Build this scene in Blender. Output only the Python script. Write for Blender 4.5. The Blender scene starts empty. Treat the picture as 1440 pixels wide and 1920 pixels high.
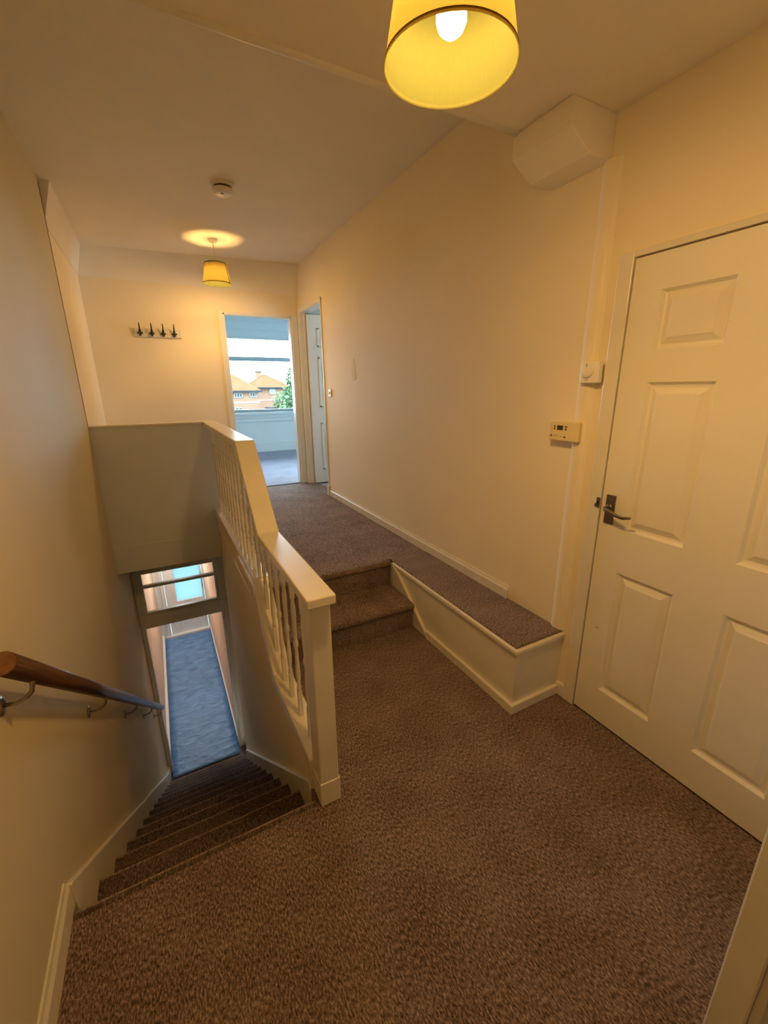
import bpy, math, random
from mathutils import Vector, Matrix
random.seed(7)
S = bpy.context.scene
COL = S.collection

# ------------------------------------------------------------------ camera
FPX = 787.61
cam_d = bpy.data.cameras.new('camera'); cam = bpy.data.objects.new('camera', cam_d); COL.objects.link(cam)
cam_d.sensor_fit = 'HORIZONTAL'; cam_d.sensor_width = 36.0; cam_d.lens = FPX/1440*36.0
cam_d.clip_start = 0.02; cam_d.clip_end = 300
RX = Vector((0.8831338, -0.46901404, -0.01002636)); DN = Vector((-0.14080952, -0.24463017, -0.95933767)); FW = Vector((0.44749008, 0.84863532, -0.28208282))
UP = -DN; BK = -FW
cam.matrix_world = Matrix(((RX.x, UP.x, BK.x, 0), (RX.y, UP.y, BK.y, 0), (RX.z, UP.z, BK.z, 1.53), (0, 0, 0, 1)))
S.camera = cam

# ------------------------------------------------------------------ sky, exposure
W = bpy.data.worlds.new('sky'); S.world = W; W.use_nodes = True
bg = W.node_tree.nodes['Background']; bg.inputs[0].default_value = (0.64, 0.86, 1.0, 1); bg.inputs[1].default_value = 18.0
S.view_settings.view_transform = 'Standard'; S.view_settings.look = 'None'
S.view_settings.exposure = 0.28; S.view_settings.gamma = 1.0; S.view_settings.use_curve_mapping = False
S.cycles.use_denoising = True
S.cycles.use_adaptive_sampling = True; S.cycles.adaptive_threshold = 0.05
S.cycles.max_bounces = 6; S.cycles.diffuse_bounces = 5; S.cycles.glossy_bounces = 2; S.cycles.transparent_max_bounces = 12
S.cycles.sample_clamp_indirect = 6.0; S.cycles.caustics_reflective = False; S.cycles.caustics_refractive = False
BULB_NEAR = 470.0; BULB_FAR = 430.0; GLOW_NEAR = 15.5; GLOW_FAR = 13.5
BULB_COL = (1.0, 0.57, 0.17, 1)
sun_d = bpy.data.lights.new('sun', 'SUN'); sun_d.energy = 1.0; sun_d.angle = 0.03; sun_d.color = (1.0, 0.9, 0.75)
sun = bpy.data.objects.new('sun', sun_d); COL.objects.link(sun); sun.rotation_euler = (math.radians(48), 0, math.radians(-28)); sun.location = (0, -4, 12)
YD_ = 7.75
def portal(name, loc, rot, sx, sy):
    d = bpy.data.lights.new(name, 'AREA'); d.shape = 'RECTANGLE'; d.size = sx; d.size_y = sy; d.cycles.is_portal = True
    o = bpy.data.objects.new(name, d); COL.objects.link(o); o.location = loc; o.rotation_euler = rot
portal('window_portal', (2.1, 8.62, 1.8), (math.radians(-90), 0, 0), 3.6, 1.5)
portal('front_door_portal', (0.02, YD_+0.2, -1.3), (math.radians(-90), 0, 0), 0.9, 2.6)
portal('side_window_portal', (3.72, 4.2, 1.775), (0, math.radians(90), 0), 0.9, 0.72)

# ------------------------------------------------------------------ materials
def new_mat(name):
    m = bpy.data.materials.new(name); m.use_nodes = True
    nt = m.node_tree; b = nt.nodes['Principled BSDF']
    return m, nt, b
def paint(name, col, rough=0.6, var=0.04, scale=3.0, bump=0.0, bscale=120.0, coat=0.0, metal=0.0):
    m, nt, b = new_mat(name)
    tc = nt.nodes.new('ShaderNodeTexCoord')
    n = nt.nodes.new('ShaderNodeTexNoise'); n.inputs['Scale'].default_value = scale; n.inputs['Detail'].default_value = 2
    nt.links.new(tc.outputs['Object'], n.inputs['Vector'])
    r = nt.nodes.new('ShaderNodeValToRGB'); e = r.color_ramp.elements
    e[0].position = 0.3; e[1].position = 0.7
    e[0].color = (*[c*(1-var) for c in col], 1); e[1].color = (*[min(1, c*(1+var)) for c in col], 1)
    nt.links.new(n.outputs['Fac'], r.inputs[0]); nt.links.new(r.outputs[0], b.inputs['Base Color'])
    b.inputs['Roughness'].default_value = rough; b.inputs['Metallic'].default_value = metal
    b.inputs['Coat Weight'].default_value = coat
    if bump > 0:
        n2 = nt.nodes.new('ShaderNodeTexNoise'); n2.inputs['Scale'].default_value = bscale; n2.inputs['Detail'].default_value = 3
        nt.links.new(tc.outputs['Object'], n2.inputs['Vector'])
        bp = nt.nodes.new('ShaderNodeBump'); bp.inputs['Strength'].default_value = bump; bp.inputs['Distance'].default_value = 0.004
        nt.links.new(n2.outputs['Fac'], bp.inputs['Height']); nt.links.new(bp.outputs[0], b.inputs['Normal'])
    return m
def carpet(name, dark, mid, light):
    m, nt, b = new_mat(name)
    tc = nt.nodes.new('ShaderNodeTexCoord')
    mp = nt.nodes.new('ShaderNodeMapping'); mp.inputs['Scale'].default_value = (1.0, 0.38, 1.0); mp.inputs['Rotation'].default_value = (0, 0, math.radians(4))
    nt.links.new(tc.outputs['Object'], mp.inputs[0])
    n = nt.nodes.new('ShaderNodeTexNoise'); n.inputs['Scale'].default_value = 210; n.inputs['Detail'].default_value = 3; n.inputs['Roughness'].default_value = 0.7
    nt.links.new(mp.outputs[0], n.inputs['Vector'])
    n3 = nt.nodes.new('ShaderNodeTexNoise'); n3.inputs['Scale'].default_value = 5; n3.inputs['Detail'].default_value = 3
    nt.links.new(tc.outputs['Object'], n3.inputs['Vector'])
    ma = nt.nodes.new('ShaderNodeMath'); ma.operation = 'MULTIPLY_ADD'; ma.inputs[1].default_value = 0.16; 
    nt.links.new(n3.outputs['Fac'], ma.inputs[0]); nt.links.new(n.outputs['Fac'], ma.inputs[2])
    r = nt.nodes.new('ShaderNodeValToRGB'); e = r.color_ramp.elements
    e[0].position = 0.42; e[0].color = (*dark, 1); e[1].position = 0.76; e[1].color = (*light, 1)
    x = e.new(0.57); x.color = (*mid, 1)
    nt.links.new(ma.outputs[0], r.inputs[0]); nt.links.new(r.outputs[0], b.inputs['Base Color'])
    b.inputs['Roughness'].default_value = 0.95; b.inputs['Specular IOR Level'].default_value = 0.1
    b.inputs['Sheen Weight'].default_value = 0.15; b.inputs['Sheen Roughness'].default_value = 0.5
    bp = nt.nodes.new('ShaderNodeBump'); bp.inputs['Strength'].default_value = 0.75; bp.inputs['Distance'].default_value = 0.006
    nt.links.new(n.outputs['Fac'], bp.inputs['Height']); nt.links.new(bp.outputs[0], b.inputs['Normal'])
    return m
def wood(name):
    m, nt, b = new_mat(name)
    tc = nt.nodes.new('ShaderNodeTexCoord'); mp = nt.nodes.new('ShaderNodeMapping')
    mr = nt.nodes.new('ShaderNodeMapping'); mr.inputs['Rotation'].default_value = (math.radians(39), 0, 0)
    mp.inputs['Scale'].default_value = (26, 0.7, 26)
    nt.links.new(tc.outputs['Object'], mr.inputs[0]); nt.links.new(mr.outputs[0], mp.inputs[0])
    n = nt.nodes.new('ShaderNodeTexNoise'); n.inputs['Scale'].default_value = 3; n.inputs['Detail'].default_value = 5; n.inputs['Distortion'].default_value = 0.6
    nt.links.new(mp.outputs[0], n.inputs['Vector'])
    r = nt.nodes.new('ShaderNodeValToRGB'); e = r.color_ramp.elements
    e[0].position = 0.35; e[0].color = (0.045, 0.017, 0.010, 1); e[1].position = 0.7; e[1].color = (0.15, 0.060, 0.030, 1)
    nt.links.new(n.outputs['Fac'], r.inputs[0]); nt.links.new(r.outputs[0], b.inputs['Base Color'])
    b.inputs['Roughness'].default_value = 0.38; b.inputs['Coat Weight'].default_value = 0.25
    return m
def glass(name, tint=(1, 1, 1)):
    m, nt, b = new_mat(name); nt.nodes.remove(b)
    t = nt.nodes.new('ShaderNodeBsdfTransparent'); t.inputs[0].default_value = (*tint, 1)
    g = nt.nodes.new('ShaderNodeBsdfGlossy'); g.inputs['Roughness'].default_value = 0.03
    mx = nt.nodes.new('ShaderNodeMixShader'); fr = nt.nodes.new('ShaderNodeFresnel'); fr.inputs[0].default_value = 1.45
    nt.links.new(fr.outputs[0], mx.inputs[0]); nt.links.new(t.outputs[0], mx.inputs[1]); nt.links.new(g.outputs[0], mx.inputs[2])
    nt.links.new(mx.outputs[0], nt.nodes['Material Output'].inputs[0])
    return m
def frosted(name):
    m, nt, b = new_mat(name); nt.nodes.remove(b)
    tr = nt.nodes.new('ShaderNodeBsdfTransparent'); tr.inputs[0].default_value = (0.024, 0.052, 0.066, 1)
    tl = nt.nodes.new('ShaderNodeBsdfTranslucent'); tl.inputs[0].default_value = (0.28, 0.34, 0.345, 1)
    n = nt.nodes.new('ShaderNodeTexNoise'); n.inputs['Scale'].default_value = 60
    bp = nt.nodes.new('ShaderNodeBump'); bp.inputs['Strength'].default_value = 0.4
    nt.links.new(n.outputs['Fac'], bp.inputs['Height']); nt.links.new(bp.outputs[0], tl.inputs['Normal'])
    mx = nt.nodes.new('ShaderNodeMixShader'); mx.inputs[0].default_value = 0.85
    nt.links.new(tr.outputs[0], mx.inputs[1]); nt.links.new(tl.outputs[0], mx.inputs[2])
    nt.links.new(mx.outputs[0], nt.nodes['Material Output'].inputs[0])
    return m
def shade_mat(name, refl, trans):
    m, nt, b = new_mat(name); nt.nodes.remove(b)
    tc = nt.nodes.new('ShaderNodeTexCoord'); mp = nt.nodes.new('ShaderNodeMapping'); mp.inputs['Scale'].default_value = (1, 1, 0.15)
    nt.links.new(tc.outputs['Object'], mp.inputs[0])
    n = nt.nodes.new('ShaderNodeTexNoise'); n.inputs['Scale'].default_value = 260; nt.links.new(mp.outputs[0], n.inputs['Vector'])
    hs = []
    for nm, c in (('ShaderNodeBsdfDiffuse', refl), ('ShaderNodeBsdfTranslucent', trans)):
        d = nt.nodes.new(nm); r = nt.nodes.new('ShaderNodeValToRGB'); e = r.color_ramp.elements
        e[0].color = (*[x*0.9 for x in c], 1); e[1].color = (*[x*1.1 for x in c], 1)
        nt.links.new(n.outputs['Fac'], r.inputs[0]); nt.links.new(r.outputs[0], d.inputs[0]); hs.append(d)
    a = nt.nodes.new('ShaderNodeAddShader'); nt.links.new(hs[0].outputs[0], a.inputs[0]); nt.links.new(hs[1].outputs[0], a.inputs[1])
    nt.links.new(a.outputs[0], nt.nodes['Material Output'].inputs[0])
    return m
def emit(name, col, st):
    m, nt, b = new_mat(name); b.inputs['Base Color'].default_value = (1, 0.9, 0.7, 1)
    b.inputs['Emission Color'].default_value = col; b.inputs['Emission Strength'].default_value = st
    return m

M = dict(
    wall=paint('magnolia_wall', (0.90, 0.80, 0.61), 0.65, 0.03, 1.6),
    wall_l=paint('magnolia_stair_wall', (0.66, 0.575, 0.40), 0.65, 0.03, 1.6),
    ceil=paint('ceiling_paint', (0.87, 0.82, 0.72), 0.8, 0.03, 2.0),
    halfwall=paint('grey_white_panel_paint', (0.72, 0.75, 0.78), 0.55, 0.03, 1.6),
    gloss=paint('cream_gloss', (0.80, 0.75, 0.64), 0.28, 0.04, 6.0),
    white=paint('white_gloss', (0.84, 0.82, 0.76), 0.3, 0.03, 5.0),
    door=paint('white_door', (0.84, 0.79, 0.68), 0.42, 0.02, 4.0, 0.06, 220),
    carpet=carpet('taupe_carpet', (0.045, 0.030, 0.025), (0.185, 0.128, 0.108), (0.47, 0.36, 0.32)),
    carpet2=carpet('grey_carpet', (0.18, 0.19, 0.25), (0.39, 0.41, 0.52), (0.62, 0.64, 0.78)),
    stair=carpet('stair_carpet_shaded', (0.022, 0.015, 0.013), (0.095, 0.064, 0.053), (0.26, 0.19, 0.165)),  # darker copy of the landing carpet, shade of the treads put into its colour
    nosing_lit=carpet('lit_nosing_carpet', (0.09, 0.06, 0.05), (0.27, 0.19, 0.16), (0.50, 0.38, 0.33)),  # lighter carpet copy, bright edge light of the nosings painted in
    sheet=None, wood=wood('handrail_wood'), endgrain=paint('handrail_end_grain', (0.22, 0.095, 0.035), 0.5, 0.3, 60),
    steel=paint('brushed_steel', (0.46, 0.42, 0.36), 0.32, 0.06, 30, metal=1.0),
    bronze=paint('dark_bronze', (0.20, 0.17, 0.14), 0.42, 0.08, 30, metal=0.85),
    black=paint('black_iron', (0.015, 0.013, 0.012), 0.45, 0.1, 20),
    plastic=paint('white_plastic', (0.86, 0.83, 0.76), 0.35, 0.02, 10),
    oldplastic=paint('yellowed_plastic', (0.80, 0.66, 0.38), 0.4, 0.03, 10),
    grey=paint('grey_plastic', (0.30, 0.29, 0.27), 0.4, 0.03, 10),
    screen=paint('lcd_screen', (0.055, 0.06, 0.045), 0.2, 0.05, 10),
    dark=paint('dark_gap', (0.03, 0.022, 0.018), 0.8, 0.1, 10),
    peach=paint('peach_hall_wall', (0.86, 0.62, 0.43), 0.6, 0.04, 2.0),
    upvc=paint('front_door_plastic', (0.84, 0.89, 0.91), 0.4, 0.02, 6),
    cool=paint('bedroom_paint', (0.84, 0.89, 0.90), 0.6, 0.02, 3),
    winframe=paint('window_frame_paint', (0.50, 0.60, 0.64), 0.35, 0.03, 6),
    blind=shade_mat('blind_fabric', (0.74, 0.84, 0.88), (0.030, 0.036, 0.038)),
    glass=glass('window_glass'), frost=frosted('frosted_pane'),
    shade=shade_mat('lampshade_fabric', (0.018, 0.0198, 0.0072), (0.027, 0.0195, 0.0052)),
    hem=shade_mat('lampshade_hem', (0.02, 0.021, 0.008), (0.15, 0.115, 0.04)),
    bulbn=emit('glowing_bulb', BULB_COL, BULB_NEAR), bulbf=emit('glowing_bulb_far', BULB_COL, BULB_FAR),
    gutter=paint('dark_gutter', (0.018, 0.019, 0.022), 0.9, 0.1, 5), shedpaint=paint('turquoise_shed_paint', (0.05, 0.10, 0.10), 0.9, 0.1, 3),
    brick=None, tile=paint('clay_roof_tile', (0.074, 0.042, 0.020), 0.8, 0.2, 3.0, 0.6, 9), render=paint('cream_render', (0.19, 0.18, 0.17), 0.8, 0.05, 3),
    leaf=paint('tree_leaf', (0.046, 0.080, 0.034), 0.6, 0.6, 3.0), bark=paint('tree_bark', (0.15, 0.10, 0.07), 0.9, 0.2, 8),
    grass=paint('lawn', (0.04, 0.06, 0.022), 0.9, 0.2, 2), dglass=paint('dark_window_glass', (0.03, 0.04, 0.05), 0.1, 0.1, 2),
)
def sheet_mat():
    m, nt, b = new_mat('blue_grey_vinyl')
    tc = nt.nodes.new('ShaderNodeTexCoord')
    mp = nt.nodes.new('ShaderNodeMapping'); mp.inputs['Scale'].default_value = (2.2, 5.0, 1); nt.links.new(tc.outputs['Object'], mp.inputs[0])
    n = nt.nodes.new('ShaderNodeTexNoise'); n.inputs['Scale'].default_value = 2.6; n.inputs['Detail'].default_value = 5; n.inputs['Distortion'].default_value = 0.8
    nt.links.new(mp.outputs[0], n.inputs['Vector'])
    r = nt.nodes.new('ShaderNodeValToRGB'); e = r.color_ramp.elements
    e[0].position = 0.3; e[0].color = (0.085, 0.20, 0.42, 1); e[1].position = 0.72; e[1].color = (0.19, 0.36, 0.64, 1)
    nt.links.new(n.outputs['Fac'], r.inputs[0]); nt.links.new(r.outputs[0], b.inputs['Base Color'])
    b.inputs['Roughness'].default_value = 0.5
    bp = nt.nodes.new('ShaderNodeBump'); bp.inputs['Strength'].default_value = 0.8; bp.inputs['Distance'].default_value = 0.03
    nt.links.new(n.outputs['Fac'], bp.inputs['Height']); nt.links.new(bp.outputs[0], b.inputs['Normal'])
    return m
M['sheet'] = sheet_mat()
def brick_mat():
    m, nt, b = new_mat('red_brick'); tc = nt.nodes.new('ShaderNodeTexCoord')
    mp = nt.nodes.new('ShaderNodeMapping'); mp.inputs['Rotation'].default_value = (math.radians(90), 0, 0); nt.links.new(tc.outputs['Object'], mp.inputs[0])
    t = nt.nodes.new('ShaderNodeTexBrick'); t.inputs['Scale'].default_value = 4.5
    t.inputs['Color1'].default_value = (0.125, 0.060, 0.032, 1); t.inputs['Color2'].default_value = (0.15, 0.078, 0.045, 1); t.inputs['Mortar'].default_value = (0.14, 0.115, 0.09, 1)
    nt.links.new(mp.outputs[0], t.inputs['Vector']); nt.links.new(t.outputs[0], b.inputs['Base Color']); b.inputs['Roughness'].default_value = 0.9
    return m
M['brick'] = brick_mat()

for k_ in ('brick', 'tile', 'render', 'leaf', 'grass', 'bark', 'gutter', 'shedpaint'):
    M[k_].node_tree.nodes['Principled BSDF'].inputs['Specular IOR Level'].default_value = 0.0
# ------------------------------------------------------------------ builders
class MB:
    def __init__(s): s.v = []; s.f = []; s.sm = []
    def _add(s, vs, fs, smooth=False):
        o = len(s.v); s.v += [tuple(p) for p in vs]; s.f += [tuple(i+o for i in f) for f in fs]; s.sm += [smooth]*len(fs); return s
    def box(s, x0, x1, y0, y1, z0, z1):
        return s._add([(x0,y0,z0),(x1,y0,z0),(x1,y1,z0),(x0,y1,z0),(x0,y0,z1),(x1,y0,z1),(x1,y1,z1),(x0,y1,z1)],
                      [(0,3,2,1),(4,5,6,7),(0,1,5,4),(1,2,6,5),(2,3,7,6),(3,0,4,7)])
    def prism(s, poly, a0, a1, axis='x', smooth=False):
        # poly: list of 2D points; axis x -> (y,z), axis y -> (x,z), axis z -> (x,y)
        f = {'x': lambda p, a: (a, p[0], p[1]), 'y': lambda p, a: (p[0], a, p[1]), 'z': lambda p, a: (p[0], p[1], a)}[axis]
        n = len(poly); vs = [f(p, a0) for p in poly] + [f(p, a1) for p in poly]
        s._add(vs, [tuple(range(n))[::-1], tuple(range(n, 2*n))])
        o = len(s.v)-2*n
        s.f += [(o+i, o+(i+1) % n, o+n+(i+1) % n, o+n+i) for i in range(n)]; s.sm += [smooth]*n
        return s
    def lathe(s, prof, c=(0,0,0), n=24, smooth=True, ax='z', caps=True):
        vs = []; fs = []
        for r, h in prof:
            for k in range(n):
                a = 2*math.pi*k/n; x, y = r*math.cos(a), r*math.sin(a)
                p = (x, y, h) if ax == 'z' else ((h, x, y) if ax == 'x' else (x, h, y))
                vs.append((c[0]+p[0], c[1]+p[1], c[2]+p[2]))
        m = len(prof)
        for j in range(m-1):
            for k in range(n): fs.append((j*n+k, j*n+(k+1) % n, (j+1)*n+(k+1) % n, (j+1)*n+k))
        s._add(vs, fs, smooth)
        if caps:
            o = len(s.v)-m*n
            s.f += [tuple(o+k for k in range(n))[::-1], tuple(o+(m-1)*n+k for k in range(n))]; s.sm += [False, False]
        return s
    def tube(s, pts, r, n=10, smooth=True):
        pts = [Vector(p) for p in pts]; rs = r if isinstance(r, (list, tuple)) else [r]*len(pts)
        vs = []; prev = None
        for i, p in enumerate(pts):
            t = (pts[min(i+1, len(pts)-1)]-pts[max(i-1, 0)]).normalized()
            if prev is None:
                u = t.orthogonal().normalized()
            else:
                u = (prev-t*prev.dot(t)).normalized()
            prev = u; w = t.cross(u)
            for k in range(n):
                a = 2*math.pi*k/n; vs.append(p+(u*math.cos(a)+w*math.sin(a))*rs[i])
        m = len(pts)
        fs = [(j*n+k, j*n+(k+1) % n, (j+1)*n+(k+1) % n, (j+1)*n+k) for j in range(m-1) for k in range(n)]
        s._add(vs, fs, smooth); o = len(s.v)-m*n
        s.f += [tuple(o+k for k in range(n))[::-1], tuple(o+(m-1)*n+k for k in range(n))]; s.sm += [False, False]
        return s
    def build(s, name, mat, parent=None, bevel=0.0, seg=2):
        off = Vector((0, 0, 0)); p = parent
        while p is not None: off += p.location; p = p.parent
        me = bpy.data.meshes.new(name); me.from_pydata([tuple(Vector(v)-off) for v in s.v], [], s.f); me.update()
        me.polygons.foreach_set('use_smooth', s.sm)
        import bmesh
        bm = bmesh.new(); bm.from_mesh(me); bmesh.ops.recalc_face_normals(bm, faces=bm.faces); bm.to_mesh(me); bm.free()
        o = bpy.data.objects.new(name, me); COL.objects.link(o); me.materials.append(M[mat])
        if parent: o.parent = parent
        if bevel > 0:
            b = o.modifiers.new('bevel', 'BEVEL'); b.width = bevel; b.segments = seg; b.limit_method = 'ANGLE'
        return o
def struct(name, mb, mat, bevel=0.0, label=None):
    o = mb.build(name, mat, None, bevel); o['kind'] = 'structure'
    if label: o['label'] = label
    return o
def thing(name, label, cat, loc, group=None):
    o = bpy.data.objects.new(name, None); COL.objects.link(o); o.location = loc; o.empty_display_size = 0.1
    o['label'] = label; o['category'] = cat
    if group: o['group'] = group
    return o
def sthing(name, loc, label):
    o = bpy.data.objects.new(name, None); COL.objects.link(o); o.location = loc; o.empty_display_size = 0.1
    o['kind'] = 'structure'; o['label'] = label
    return o
def wall_y(mb, x0, x1, y0, y1, z0, z1, holes):
    """wall lying along y (thickness x0..x1) with rectangular holes (ya,yb,za,zb), sorted, not overlapping in y"""
    y = y0
    for ya, yb, za, zb in holes:
        if ya > y: mb.box(x0, x1, y, ya, z0, z1)
        if za > z0: mb.box(x0, x1, ya, yb, z0, za)
        if zb < z1: mb.box(x0, x1, ya, yb, zb, z1)
        y = yb
    if y < y1: mb.box(x0, x1, y, y1, z0, z1)
    return mb
def wall_x(mb, x0, x1, y0, y1, z0, z1, holes):
    x = x0
    for xa, xb, za, zb in holes:
        if xa > x: mb.box(x, xa, y0, y1, z0, z1)
        if za > z0: mb.box(xa, xb, y0, y1, z0, za)
        if zb < z1: mb.box(xa, xb, y0, y1, zb, z1)
        x = xb
    if x < x1: mb.box(x, x1, y0, y1, z0, z1)
    return mb

# ------------------------------------------------------------------ key dimensions (metres)
XL = -0.45; XR = 1.65; XS = 0.355; XS2 = 0.42      # left wall, right wall, stairwell wall faces
Y0 = 1.24; RISE = 0.213; GO = 0.251; NR = 13       # main flight
ZH = -RISE*NR                                       # hall floor
ZU = 0.36; YB = 5.25; YHW = 3.787                   # upper landing, back wall, half wall
ZC = 2.875; ZC2 = 2.49; YC2 = 1.53                  # upper ceiling, dropped near ceiling
YBK = -1.35; YF = 4.61; YD = 7.75; YWN = 8.42

# ------------------------------------------------------------------ structure: floors
struct('floor', MB().box(XL, XR, YBK, Y0-0.03, -0.24, 0).box(XS+0.005, XR, Y0-0.03, 2.08, -0.24, 0).box(XS2, XR, 2.08, 2.465, -0.24, -0.002).box(0.3375, XS+0.005, Y0-0.03, 1.292, -0.06, 0).box(XR, XR+0.2, 0.2, 1.16, -0.24, -0.001), 'carpet', label='brown speckled carpet on the lower landing by the door')
struct('floor_upper', MB().box(XS2-0.005, XR+0.1, 2.45, YHW+0.05, 0.12, ZU).box(XL, XR+0.1, YHW+0.05, YB+0.02, 0.12, ZU), 'carpet', label='taupe carpet on the raised upper landing')
struct('floor_bedroom', MB().box(-0.6, 4.2, YB+0.024, YWN, 0.12, ZU-0.002), 'carpet2', label='grey blue carpet in the far bright room')
struct('floor_side_room', MB().box(XR+0.1, 3.7, 3.0, YB+0.02, 0.12, ZU-0.006), 'carpet2', label='grey carpet in the side room behind the open door')
struct('floor_hall', MB().box(XL-0.01, 0.6, 4.02, YD+0.1, ZH-0.12, ZH-0.004), 'carpet', label='brown carpet edge of the downstairs hall')
struct('trim_1', MB().box(0.79, 1.58, YB-0.006, YB+0.03, ZU-0.01, ZU+0.006), 'dark', 0.002, 'dark carpet joining strip in the far doorway')

struct('wall_light_block_right', MB().box(0.425, XR+0.3, YBK-0.1, 3.655, -3.0, -0.245), 'dark', label='unseen block added under the lower landing against light leaks')  # unseen blocks added below the floors to keep stray daylight out
struct('wall_light_block_upper', MB().box(0.425, XR+0.1, 2.465, 3.655, -0.245, 0.115), 'dark', label='unseen block added under the upper landing against light leaks')
struct('wall_light_block_near', MB().box(XL-0.12, 0.425, YBK-0.1, 1.19, -3.0, -0.245).box(0.338, 0.425, 1.19, 1.284, -3.0, -0.062), 'dark', label='unseen block added behind the top step against light leaks')
# walls
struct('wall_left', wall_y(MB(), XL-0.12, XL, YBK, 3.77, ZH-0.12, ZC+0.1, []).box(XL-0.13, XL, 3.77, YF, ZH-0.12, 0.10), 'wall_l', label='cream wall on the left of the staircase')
struct('wall_left_far', MB().box(XL-0.13, XL-0.014, 3.77, YB+0.1, 0.10, ZC+0.1), 'wall', label='cream left wall beyond the half wall')
rw = MB(); wall_y(rw, XR, XR+0.1, 0.19, YB+0.1, -0.24, ZC+0.1, [(0.25, 1.108, -0.24, 1.985), (4.48, 5.175, ZU-0.24, 2.385)])
WR = struct('wall_right', rw, 'wall', label='long cream wall on the right of the landing')
bw = MB(); wall_x(bw, XL-0.13, XR+0.1, YB, YB+0.1, 0.12, 2.9, [(0.80, 1.565, 0.12, 2.345)])
struct('wall_back', bw, 'wall', label='cream back wall with the coat rack')
struct('wall_door_backing', MB().box(XR+0.2, XR+0.25, 0.1, 1.3, -0.24, 2.2).box(XR+0.1, XR+0.2, 0.19, 0.25, -0.24, 2.2).box(XR+0.1, XR+0.2, 1.11, 1.16, -0.24, 2.2).box(XR+0.1, XR+0.2, 0.19, 1.16, 1.985, 2.2), 'dark', label='dark unseen backing added behind the closed door against light leaks')  # unseen backing added to stop light coming under the door
# near return wall beside the camera
struct('wall_near', MB().box(0.965, XR+0.1, YBK, 0.19, -0.24, ZC2), 'halfwall', label='pale wall end at the lower right corner')
struct('trim_2', MB().box(0.947, 0.966, 0.135, 0.196, 0, 2.05).box(0.955, 0.966, 0.118, 0.135, 0, 2.05), 'white', 0.004, 'white architrave at the lower right corner')
struct('wall_behind', MB().box(XL-0.12, 1.0, YBK-0.1, YBK, -0.24, ZC2), 'wall', label='wall behind the viewer')
struct('wall_hall_end', wall_x(MB(), XL-0.01, 0.6, YF, YF+0.09, ZH-0.12, 0.10, [(XL+0.002, 0.375, ZH-0.12, 0.02)]), 'wall', label='wall around the frame at the foot of the stairs')
struct('wall_stair_foot', MB().box(0.46, 0.6, YHW-0.02, YF, ZH-0.12, 0.10).box(0.421, 0.6, 3.66, 3.87, ZH-0.12, 0.118), 'wall', label='wall at the foot of the stairs on the right')
struct('wall_hall_left', MB().box(XL-0.13, XL, YF, YD+0.1, ZH-0.12, 0.1), 'peach', label='peach left wall of the downstairs hall')
struct('wall_hall_right', MB().box(0.355, 0.50, YF+0.09, YD+0.1, ZH-0.12, 0.1), 'peach', label='peach right wall of the downstairs hall')
struct('ceiling_hall', MB().box(XL-0.13, 0.6, YHW+0.0, YD+0.1, 0.10, 0.118), 'ceil', label='ceiling of the downstairs hall')
# stairwell wall under the balustrade
swp = [(1.285, -0.02), (1.285, 0.088), (1.885, 0.088), (2.19, 0.49), (YHW+0.09, 0.49), (YHW+0.09, -3.0), (1.285, -3.0)]
struct('wall_stairwell', MB().prism(swp, XS, XS2), 'wall', label='cream stairwell wall under the balustrade')
struct('trim_3', MB().prism([(2.33, 0.378), (2.33, 0.395), (YHW, 0.395), (YHW, 0.378)], XS-0.012, XS+0.001), 'gloss', 0.003, 'thin cream bead along the stairwell wall')
# half wall above the stair foot
struct('wall_half', MB().box(XL-0.012, XS2, YHW, YHW+0.10, 0.325, 1.27), 'halfwall', label='grey shaded half wall above the foot of the stairs')
struct('trim_4', MB().box(XL-0.012, XS2, YHW-0.012, YHW+0.11, 1.268, 1.285), 'gloss', 0.004, 'narrow cream capping on the half wall')
struct('trim_5', MB().box(XL-0.012, XS, YHW-0.006, YHW+0.10, 0.10, 0.325), 'halfwall', 0.004, 'plain fascia under the half wall')
# side / far rooms
struct('wall_bedroom', wall_x(MB(), -0.7, 4.2, YWN, YWN+0.16, 0.12, 3.0, [(0.25, 3.95, 1.12, 2.82)]).box(-0.7, -0.6, YB+0.1, YWN, 0.12, 3.0).box(4.1, 4.2, YB+0.1, YWN, 0.12, 3.0).box(XR+0.1, 4.1, YB, YB+0.1, 0.12, 3.0), 'cool', label='pale blue white walls of the far bright room')
struct('ceiling_bedroom', MB().box(-0.7, 4.2, YB+0.1, YWN+0.16, 2.95, 3.05), 'cool', label='ceiling of the far bright room')
struct('wall_side_room', wall_y(MB(), 3.6, 3.7, 2.9, YB, 0.12, 3.0, [(3.85, 4.55, 1.35, 2.2)]).box(XR+0.1, 3.6, 2.9, 3.0, 0.12, 3.0), 'cool', label='walls of the side room')
struct('ceiling_side_room', MB().box(XR+0.1, 3.7, 2.9, YB, 2.86, 2.96), 'cool', label='ceiling of the side room')

# ceilings
struct('ceiling', MB().prism([(XL-0.13, ZC-0.055), (XR+0.1, ZC+0.008), (XR+0.1, ZC+0.15), (XL-0.13, ZC+0.15)], YC2-0.02, YB+0.1, 'y'), 'ceil', label='high cream ceiling over the stairs')
struct('ceiling_lower', MB().box(XL-0.12, XR+0.1, YBK-0.1, YC2-0.004, ZC2, ZC2+0.5), 'ceil', label='dropped cream ceiling over the lower landing')
struct('trim_6', MB().tube([(XL, YC2-0.006, ZC2+0.005), (XR, YC2-0.006, ZC2+0.005)], 0.016, 12), 'white', label='rounded plaster edge of the dropped ceiling')
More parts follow.
